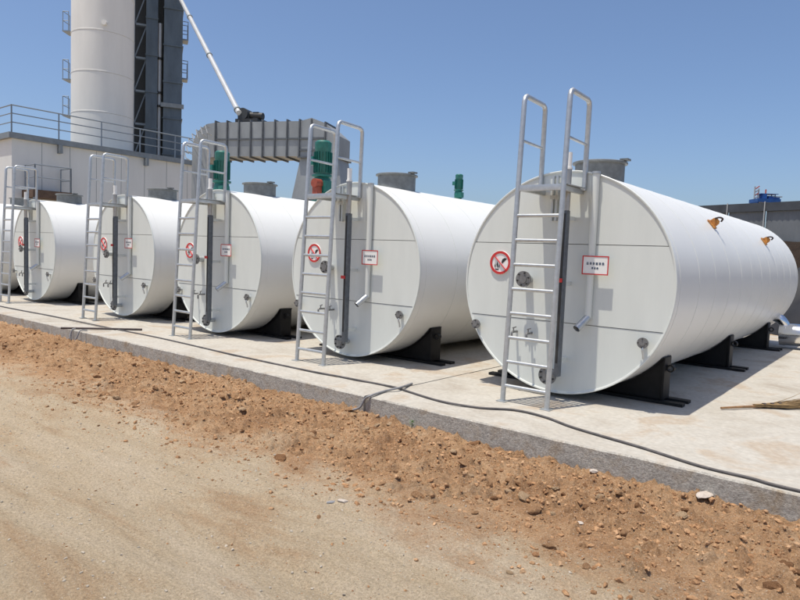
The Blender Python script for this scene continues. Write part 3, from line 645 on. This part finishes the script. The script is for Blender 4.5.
# ================================================================== DUCT ACROSS THE BACK
dl = dep(216, 122, 26.9); d_r = dep(300, 121.5, 25.9); dbm = dep(258, 156, 26.4); ZT = (dl[2]+d_r[2])/2; ZB = dbm[2]; dw = .62
DA = math.atan2(d_r[1]-dl[1], d_r[0]-dl[0]); LN = math.hypot(d_r[1]-dl[1], d_r[0]-dl[0]); back = Vector((-math.sin(DA), math.cos(DA), 0))
duct = empty('exhaust_duct', (dl[0]+back.x*dw, dl[1]+back.y*dw, -.3), DA); zT, zB = ZT+.3, ZB+.3; hH = zT-zB
npan = 7
for k in range(npan): MB().bx(LN*k/npan+.004, LN*(k+1)/npan-.004, -dw, dw, zB, zT).build('duct_panel', 'duct', duct, smooth=0)
def frame(m, x, z0, z1, t=.05, pr=.07):
    m.bx(x-t/2, x+t/2, -dw-pr, dw+pr, z1+.001, z1+pr); m.bx(x-t/2, x+t/2, -dw-pr, dw+pr, z0-pr, z0-.001)
    m.bx(x-t/2, x+t/2, -dw-pr, -dw-.001, z0, z1); m.bx(x-t/2, x+t/2, dw+.001, dw+pr, z0, z1)
for k in range(npan+1): m = MB(); frame(m, LN*k/npan, zB, zT); m.build('duct_flange', 'duct_rib', duct, smooth=0)
MB().bx(.03, LN-.03, -dw-.045, -dw-.002, (zT+zB)/2-.03, (zT+zB)/2+.03).build('stiffener', 'duct_rib', duct, smooth=0)
def section(name, a, b, c, d, y0=-dw, y1=dw, matn='duct'):
    """four corner (x, z) outline swept in depth"""
    return MB().poly([(x, y0, z) for x, z in (a, b, c, d)], (0, y1-y0, 0)).build(name, matn, duct, smooth=0)
# left elbow and drop leg
e = 1e-2; wl = 1.05
section('elbow_segment', (-e, zB), (-e, zT), (-.45, zT-.06), (-.30, zB-.06)); section('elbow_segment', (-.31, zB-.065), (-.46, zT-.07), (-.88, zT-.36), (-.42, zB-.25)); section('elbow_segment', (-.42, zB-.26), (-.89, zT-.37), (-1.12, zT-.9), (-.45, zB-.6)); 
section('drop_leg', (-.45, zB-.62), (-1.12, zT-.92), (-1.15, .0), (-.25, .0))
# right elbow with the wide tapered drop
xr = LN+e
section('elbow_segment', (xr, zB), (xr, zT), (xr+.50, zT+.12), (xr+.50, zB-.05)); section('elbow_segment', (xr+.51, zB-.05), (xr+.51, zT+.11), (xr+1.1, zT-.10), (xr+1.1, zB-.05))
section('elbow_segment', (xr+1.11, zB-.05), (xr+1.11, zT-.11), (xr+1.72, zT-.62), (xr+1.72, zB-.05))
for x_ in (xr+.505, xr+1.105): m = MB(); frame(m, x_, zB-.05, zT-(.0 if x_ < xr+.8 else .11), pr=.06); m.build('duct_flange', 'duct_rib', duct, smooth=0)
hp = MB(); z1, z0 = zB-.08, zB-1.75; hp.add([(xr+.05, -dw, z1), (xr+1.68, -dw, z1), (xr+1.68, dw, z1), (xr+.05, dw, z1), (xr-.25, -dw-.1, z0), (xr+1.98, -dw-.1, z0), (xr+1.98, dw+.1, z0), (xr-.25, dw+.1, z0)], [(0, 1, 2, 3), (7, 6, 5, 4), (0, 4, 5, 1), (1, 5, 6, 2), (2, 6, 7, 3), (3, 7, 4, 0)]); hp.build('hopper', 'duct', duct, smooth=0)
for z, zz in ((z1+.0, .07), (z0-.09, .09)): MB().bx(xr-.3 if zz > .08 else xr-.02, xr+2.03 if zz > .08 else xr+1.75, -dw-.16, dw+.16, z-.005, z+zz-.02).build('hopper_flange', 'duct_rib', duct, smooth=0)
MB().bx(xr+.3, xr+1.5, -dw+.05, dw-.05, .0, z0-.1).build('support_casing', 'duct_rib', duct, smooth=0)
for x_ in (xr-.1, xr+1.85):
    for y_ in (-dw, dw): MB().bx(x_-.07, x_+.07, y_-.07, y_+.07, 0, z0-.1).build('support_leg', 'duct', duct)
for z_ in ((zT+zB)/2, zB+.25): MB().bx(xr+.02, xr+1.07, -dw-.05, -dw-.004, z_-.04, z_+.04).build('stiffener', 'duct_rib', duct, smooth=0)
# caged ladder curve at the left elbow
m = MB()
for k in range(7):
    a0 = R_(95+k*12); c0 = Vector((-.12, -dw-.12, zB-.2)); p0 = c0+Vector((math.cos(a0)*1.12, 0, math.sin(a0)*1.35)); m.tube([p0, p0+Vector((0, -.32, .05)), p0+Vector((.1, -.34, -.25)), p0+Vector((.1, 0, -.3))], .022, 6)
m.build('ladder_cage', 'post', duct)
# drive on top
dv = MB(); qx = LN*.40-.40; z = zT+.07
dv.bx(qx-.42, qx+.62, -.3, .3, z, z+.14); db = dv.build('drive_base', 'bolt', duct)
MB().cyl((qx-.1, -.28, z+.36), (qx-.1, .3, z+.36), .24, 20).bx(qx-.36, qx+.16, -.2, .2, z+.14, z+.4).build('valve_body', 'towergap', duct)
MB().cyl((qx+.15, 0, z+.32), (qx+.72, 0, z+.28), .15, 16).bx(qx+.3, qx+.55, -.12, .12, z+.12, z+.45).build('valve_motor', 'bolt', duct)
tag(duct, 'grey ribbed steel exhaust duct bridging behind the tanks with elbows down', 'duct')
# pale pipe rising from the duct to the tower
p0 = Vector(dep(239, 113, 26.9)); p1 = Vector(dep(181, 0, 37)); p2 = p0+(p1-p0)*1.45
m = MB(); k1 = p0+(p1-p0)*.0; m.tube([p0, p2], .115, 16); dp = m.build('riser_pipe', 'pipe_grey'); 
for q in (.02, .43, .8, 1.15): c = p0+(p2-p0)*(q/1.45); d = (p2-p0).normalized(); MB().cyl(c-d*.04, c+d*.04, .15, 16).build('pipe_collar', 'trim', dp)
tag(dp, 'pale slanting pipe rising from the duct top to the dark tower', 'pipe')

# ================================================================== FENCE AND MACHINE BEHIND
f0 = Vector((bx0[0], bx0[1], 0))-bd*20; fe = empty('hoarding_fence', (f0.x, f0.y, 3.55)); nb = 24; pw = 2.9; up = Vector((0, 0, 1)); rotF = Matrix((bd, bn, up)).transposed()
for k in range(nb):
    m = MB(); pts = []; nn = 14
    for j in range(nn+1):
        x = .05+(pw-.1)*j/nn; pts.append((bd*(k*pw+x)+bn*(.05+.03*(j % 2))))
    vs = [p+up*z for p in pts for z in (-.15, 2.10)]+[p-bn*.06+up*z for p in pts for z in (-.15, 2.10)]; n2 = 2*(nn+1)
    fs = [(2*j, 2*j+2, 2*j+3, 2*j+1) for j in range(nn)]+[(n2+2*j, n2+2*j+1, n2+2*j+3, n2+2*j+2) for j in range(nn)]
    m.add(vs, fs); m.build('fence_panel', 'fence', fe, smooth=0)
    MB().box(bd*(k*pw+pw/2)+bn*.10+up*2.42, (pw-.02, .28, .62), rotF).build('cap_panel', 'fence_dark', fe, smooth=0)
for k in range(nb+1):
    MB().box(bd*(k*pw)+bn*.27+up*1.3, (.07, .05, 3.0), rotF).build('fence_post', 'post', fe, smooth=0)
tag(fe, 'long grey panel fence with a dark top band on the earth bank', 'fence')

tow = Vector((-FW[0], -FW[1], 0)).normalized(); side = Vector((RT[0], RT[1], 0)).normalized(); rotT = Matrix((side, tow, Vector((0, 0, 1)))).transposed(); mc = dep(765, 203, 62); me_ = empty('blue_machine', (mc[0], mc[1], 3.0)); zb = mc[2]-3.0
def mp(px): return (px-765)*62/FPX/1.1
def mz(py): return dep(765, py, 62)[2]-3.0
def mbx(name, p0, p1, y0, y1, matn, d=.5, par=me_): return MB().box(side*((mp(p0)+mp(p1))/2)+up*((mz(y0)+mz(y1))/2), (mp(p1)-mp(p0), 2*d, mz(y1)-mz(y0)), rotT).build(name, matn, par, smooth=0)
dk = mbx('deck', 752, 777, 203, 199.5, 'blue', .8)
for p in (753, 776): mbx('support_column', p-.8, p+.8, 268, 203.1, 'blue', .7)
mbx('housing', 759, 763.5, 199.4, 194.5, 'blue', .5); mbx('housing', 766, 771, 199.4, 196.5, 'blue', .4); mbx('boom', 766.5, 783, 196.8, 195.9, 'post', .08); mbx('boom', 770, 779, 199.4, 197.3, 'blue', .3)
mast = mbx('mast', 752.4, 753.1, 199.4, 187, 'post', .08)
for p in (758, 764.5, 771.5, 775.5): mbx('guard_post', p-.25, p+.25, 199.4, 194.6, 'blue', .05)
for k in range(4): MB().bar(side*mp(753.4)+up*mz(199-3.2*k), side*mp(757.5)+up*mz(196.2-3.2*k), .09).build('mast_brace', 'red_paint' if k % 2 else 'post', me_)
mbx('mast', 756.8, 757.5, 199.4, 189, 'post', .08); mbx('mast', 764.5, 765.2, 199.4, 189.5, 'red_paint', .08); mbx('guard_rail', 757, 776, 194.6, 194.1, 'blue', .5)
tag(me_, 'far blue machine with red and pale masts above the fence', 'machine')

# ================================================================== LOOSE SOIL, CLODS, STONES
def ico(sub, seed, rough=.35, flat=.75):
    bm = bmesh.new(); bmesh.ops.create_icosphere(bm, subdivisions=sub, radius=1); r = random.Random(seed); cut = [(Vector((r.gauss(0, 1), r.gauss(0, 1), r.gauss(0, 1))).normalized(), r.uniform(.45, .85)) for _ in range(7)]
    for v in bm.verts:
        for n, d in cut:
            k = v.co.dot(n)
            if k > d: v.co -= n*(k-d)
        v.co *= 1+r.uniform(-rough, rough)*.35; v.co.z *= flat
    bm.verts.ensure_lookup_table(); V = np.array([v.co[:] for v in bm.verts]); F = np.array([[v.index for v in f.verts] for f in bm.faces]); bm.free(); return V, F
def scatter(name, protos, pts, sizes, matn, label=None, cat=None):
    VV, FF, o = [], [], 0
    for (x, y, z), s in zip(pts, sizes):
        V, F = protos[RNG.integers(len(protos))]; a, b = RNG.uniform(0, 6.28), RNG.uniform(-.6, .6); ca, sa, cb, sb = math.cos(a), math.sin(a), math.cos(b), math.sin(b)
        Rm = np.array([[ca, -sa, 0], [sa, ca, 0], [0, 0, 1]]) @ np.array([[1, 0, 0], [0, cb, -sb], [0, sb, cb]]); sc = s*RNG.uniform(.7, 1.3, 3)
        VV.append((V*sc) @ Rm.T+np.array([x, y, z])); FF.append(F+o); o += len(V)
    V = np.concatenate(VV).astype(np.float32); F = np.concatenate(FF).astype(np.int32); me = bpy.data.meshes.new(name)
    me.vertices.add(len(V)); me.vertices.foreach_set('co', V.ravel()); me.loops.add(F.size); me.loops.foreach_set('vertex_index', F.ravel())
    me.polygons.add(len(F)); me.polygons.foreach_set('loop_start', np.arange(0, F.size, 3, dtype=np.int32)); me.materials.append(M[matn]); me.update(calc_edges=True); me.validate()
    me.polygons.foreach_set('use_smooth', [False]*len(me.polygons))
    ob = bpy.data.objects.new(name, me); COL.objects.link(ob); return tag(ob, label, cat, kind='stuff')
pr1 = [ico(1, k) for k in range(10)]
def bank_pts(n, x0, x1):
    xs = RNG.uniform(x0, x1, n); ys = EDGE-.03-np.abs(RNG.normal(.66, .52, n)); ys = np.where(ys < -3.6, -2.2+RNG.uniform(-.6, .6, n), ys); ys = np.minimum(ys, EDGE-.03); zs = np.maximum(bank_h(xs, ys), road_h(xs, ys)); return np.stack([xs, ys, zs], -1)
p = np.concatenate([bank_pts(15000, -5, 4), bank_pts(5000, -15, -5)]); s = np.clip(.005*RNG.pareto(2.0, len(p))+.0035, .0035, .024); p[:, 2] += s*.15
xr_ = RNG.uniform(-8, 4.3, 7000); yr_ = -2.85-RNG.exponential(.75, 7000); k_ = yr_ > -6.3; xr_, yr_ = xr_[k_], yr_[k_]; p = np.concatenate([p, np.stack([xr_, yr_, road_h(xr_, yr_)], -1)]); s = np.concatenate([s, np.clip(.0025*RNG.pareto(2.4, len(xr_))+.002, .002, .012)])
scatter('soil_crumbs', pr1, p, s, 'clod', 'loose reddish soil crumbs strewn over the soil bank', 'soil crumbs')
xs, ys = RNG.uniform(-9, 4.5, 15000), RNG.uniform(-6.4, -2.6, 15000); s = np.clip(.003*RNG.pareto(2.8, 15000)+.0022, .0022, .011)
scatter('road_gravel', pr1[:6], np.stack([xs, ys, road_h(xs, ys)+s*.2], -1), s, 'pebble', 'fine pale gravel scattered on the dirt road', 'gravel')
PM = []
for k in range(14):
    V, F = ico(2, 100+k, .4); me = bpy.data.meshes.new('soil_clod'); me.from_pydata(V.tolist(), [], F.tolist()); me.materials.append(M[('clod', 'clod_pale', 'clod', 'clod_dark')[k % 4]]); me.update(); PM.append(me)
PT = bank_pts(260, -9, 4.2); r2 = random.Random(11)
for k, (x, y, z) in enumerate(PT):
    s = min(.052, .016+.010*r2.paretovariate(2.2)); s = s if y > -2.9 else s*.55; o = bpy.data.objects.new('soil_clod', PM[k % 14]); COL.objects.link(o); o.location = (x, y, z+s*.12); o.scale = (s*r2.uniform(.8, 1.4), s*r2.uniform(.8, 1.2), s*r2.uniform(.7, 1)); o.rotation_euler = (r2.uniform(-.4, .4), r2.uniform(-.4, .4), r2.uniform(0, 6))
    kd = ('reddish', 'pale', 'reddish', 'dark')[k % 14 % 4]; tag(o, {'reddish': 'reddish tan soil clod lying on the loose soil along the slab', 'pale': 'pale greyish tan soil clod lying on the loose soil along the slab', 'dark': 'dark brown soil clod lying on the loose soil along the slab'}[kd], 'clod', kd+' soil clods along the slab')
def stone(px, py, s, matn, label, sx=1.6, name='stone'):
    q = onz(px, py, -.22); z = max(float(bank_h(q[0], q[1])), float(road_h(q[0], q[1]))); q = onz(px, py, z+s*.2); V, F = ico(2, px, .25); me = bpy.data.meshes.new(name); me.from_pydata(V.tolist(), [], F.tolist()); me.materials.append(M[matn]); me.update()
    o = bpy.data.objects.new(name, me); COL.objects.link(o); o.location = q; o.scale = (s*sx, s, s*.6); o.rotation_euler.z = px; tag(o, label, 'stone')
stone(343, 501, .026, 'stone_pale', 'pale flat stone lying at the foot of the soil bank on the road')
stone(331, 502, .020, 'hose_grey', 'dark grey flat stone touching the pale flat stone', 1.8)
stone(705, 495, .045, 'stone_pale', 'whitish flat slab of stone against the concrete edge', 1.9)
stone(594, 471, .030, 'stone_pale', 'pale pinkish stone beside a smaller pale one on the soil', 1.3)
stone(609, 472, .024, 'stone_pale', 'smaller pale stone beside the pinkish one near the concrete edge', 1.3)
stone(580, 523, .022, 'stone_pale', 'small pale lone stone half sunk in the loose soil', 1.4)
# weed at the slab foot
wq = Vector(onz(435, 421, -.19)); wd = empty('weed_plant', (wq.x, EDGE-.05, float(bank_h(wq.x, EDGE-.05)))); r3 = random.Random(4)
MB().tube([(0, 0, -.02), (.004, 0, .03), (.0, -.004, .075)], [.004, .003, .0015], 6).build('stem', 'weed', wd)
for k in range(14):
    a = r3.uniform(0, 6.28); L = r3.uniform(.025, .05); z = r3.uniform(.01, .075); d = Vector((math.cos(a), math.sin(a), r3.uniform(.1, .8))).normalized(); s_ = d.cross(Vector((0, 0, 1))).normalized()*L*.24; b0 = Vector((0, 0, z))
    n_ = d.cross(s_).normalized()*.003; MB().add([b0, b0+d*L*.5+s_+n_, b0+d*L, b0+d*L*.5-s_+n_], [(0, 1, 2), (0, 2, 3)]).build('leaf', 'weed', wd, smooth=0)
tag(wd, 'small green weed growing against the slab edge', 'weed')
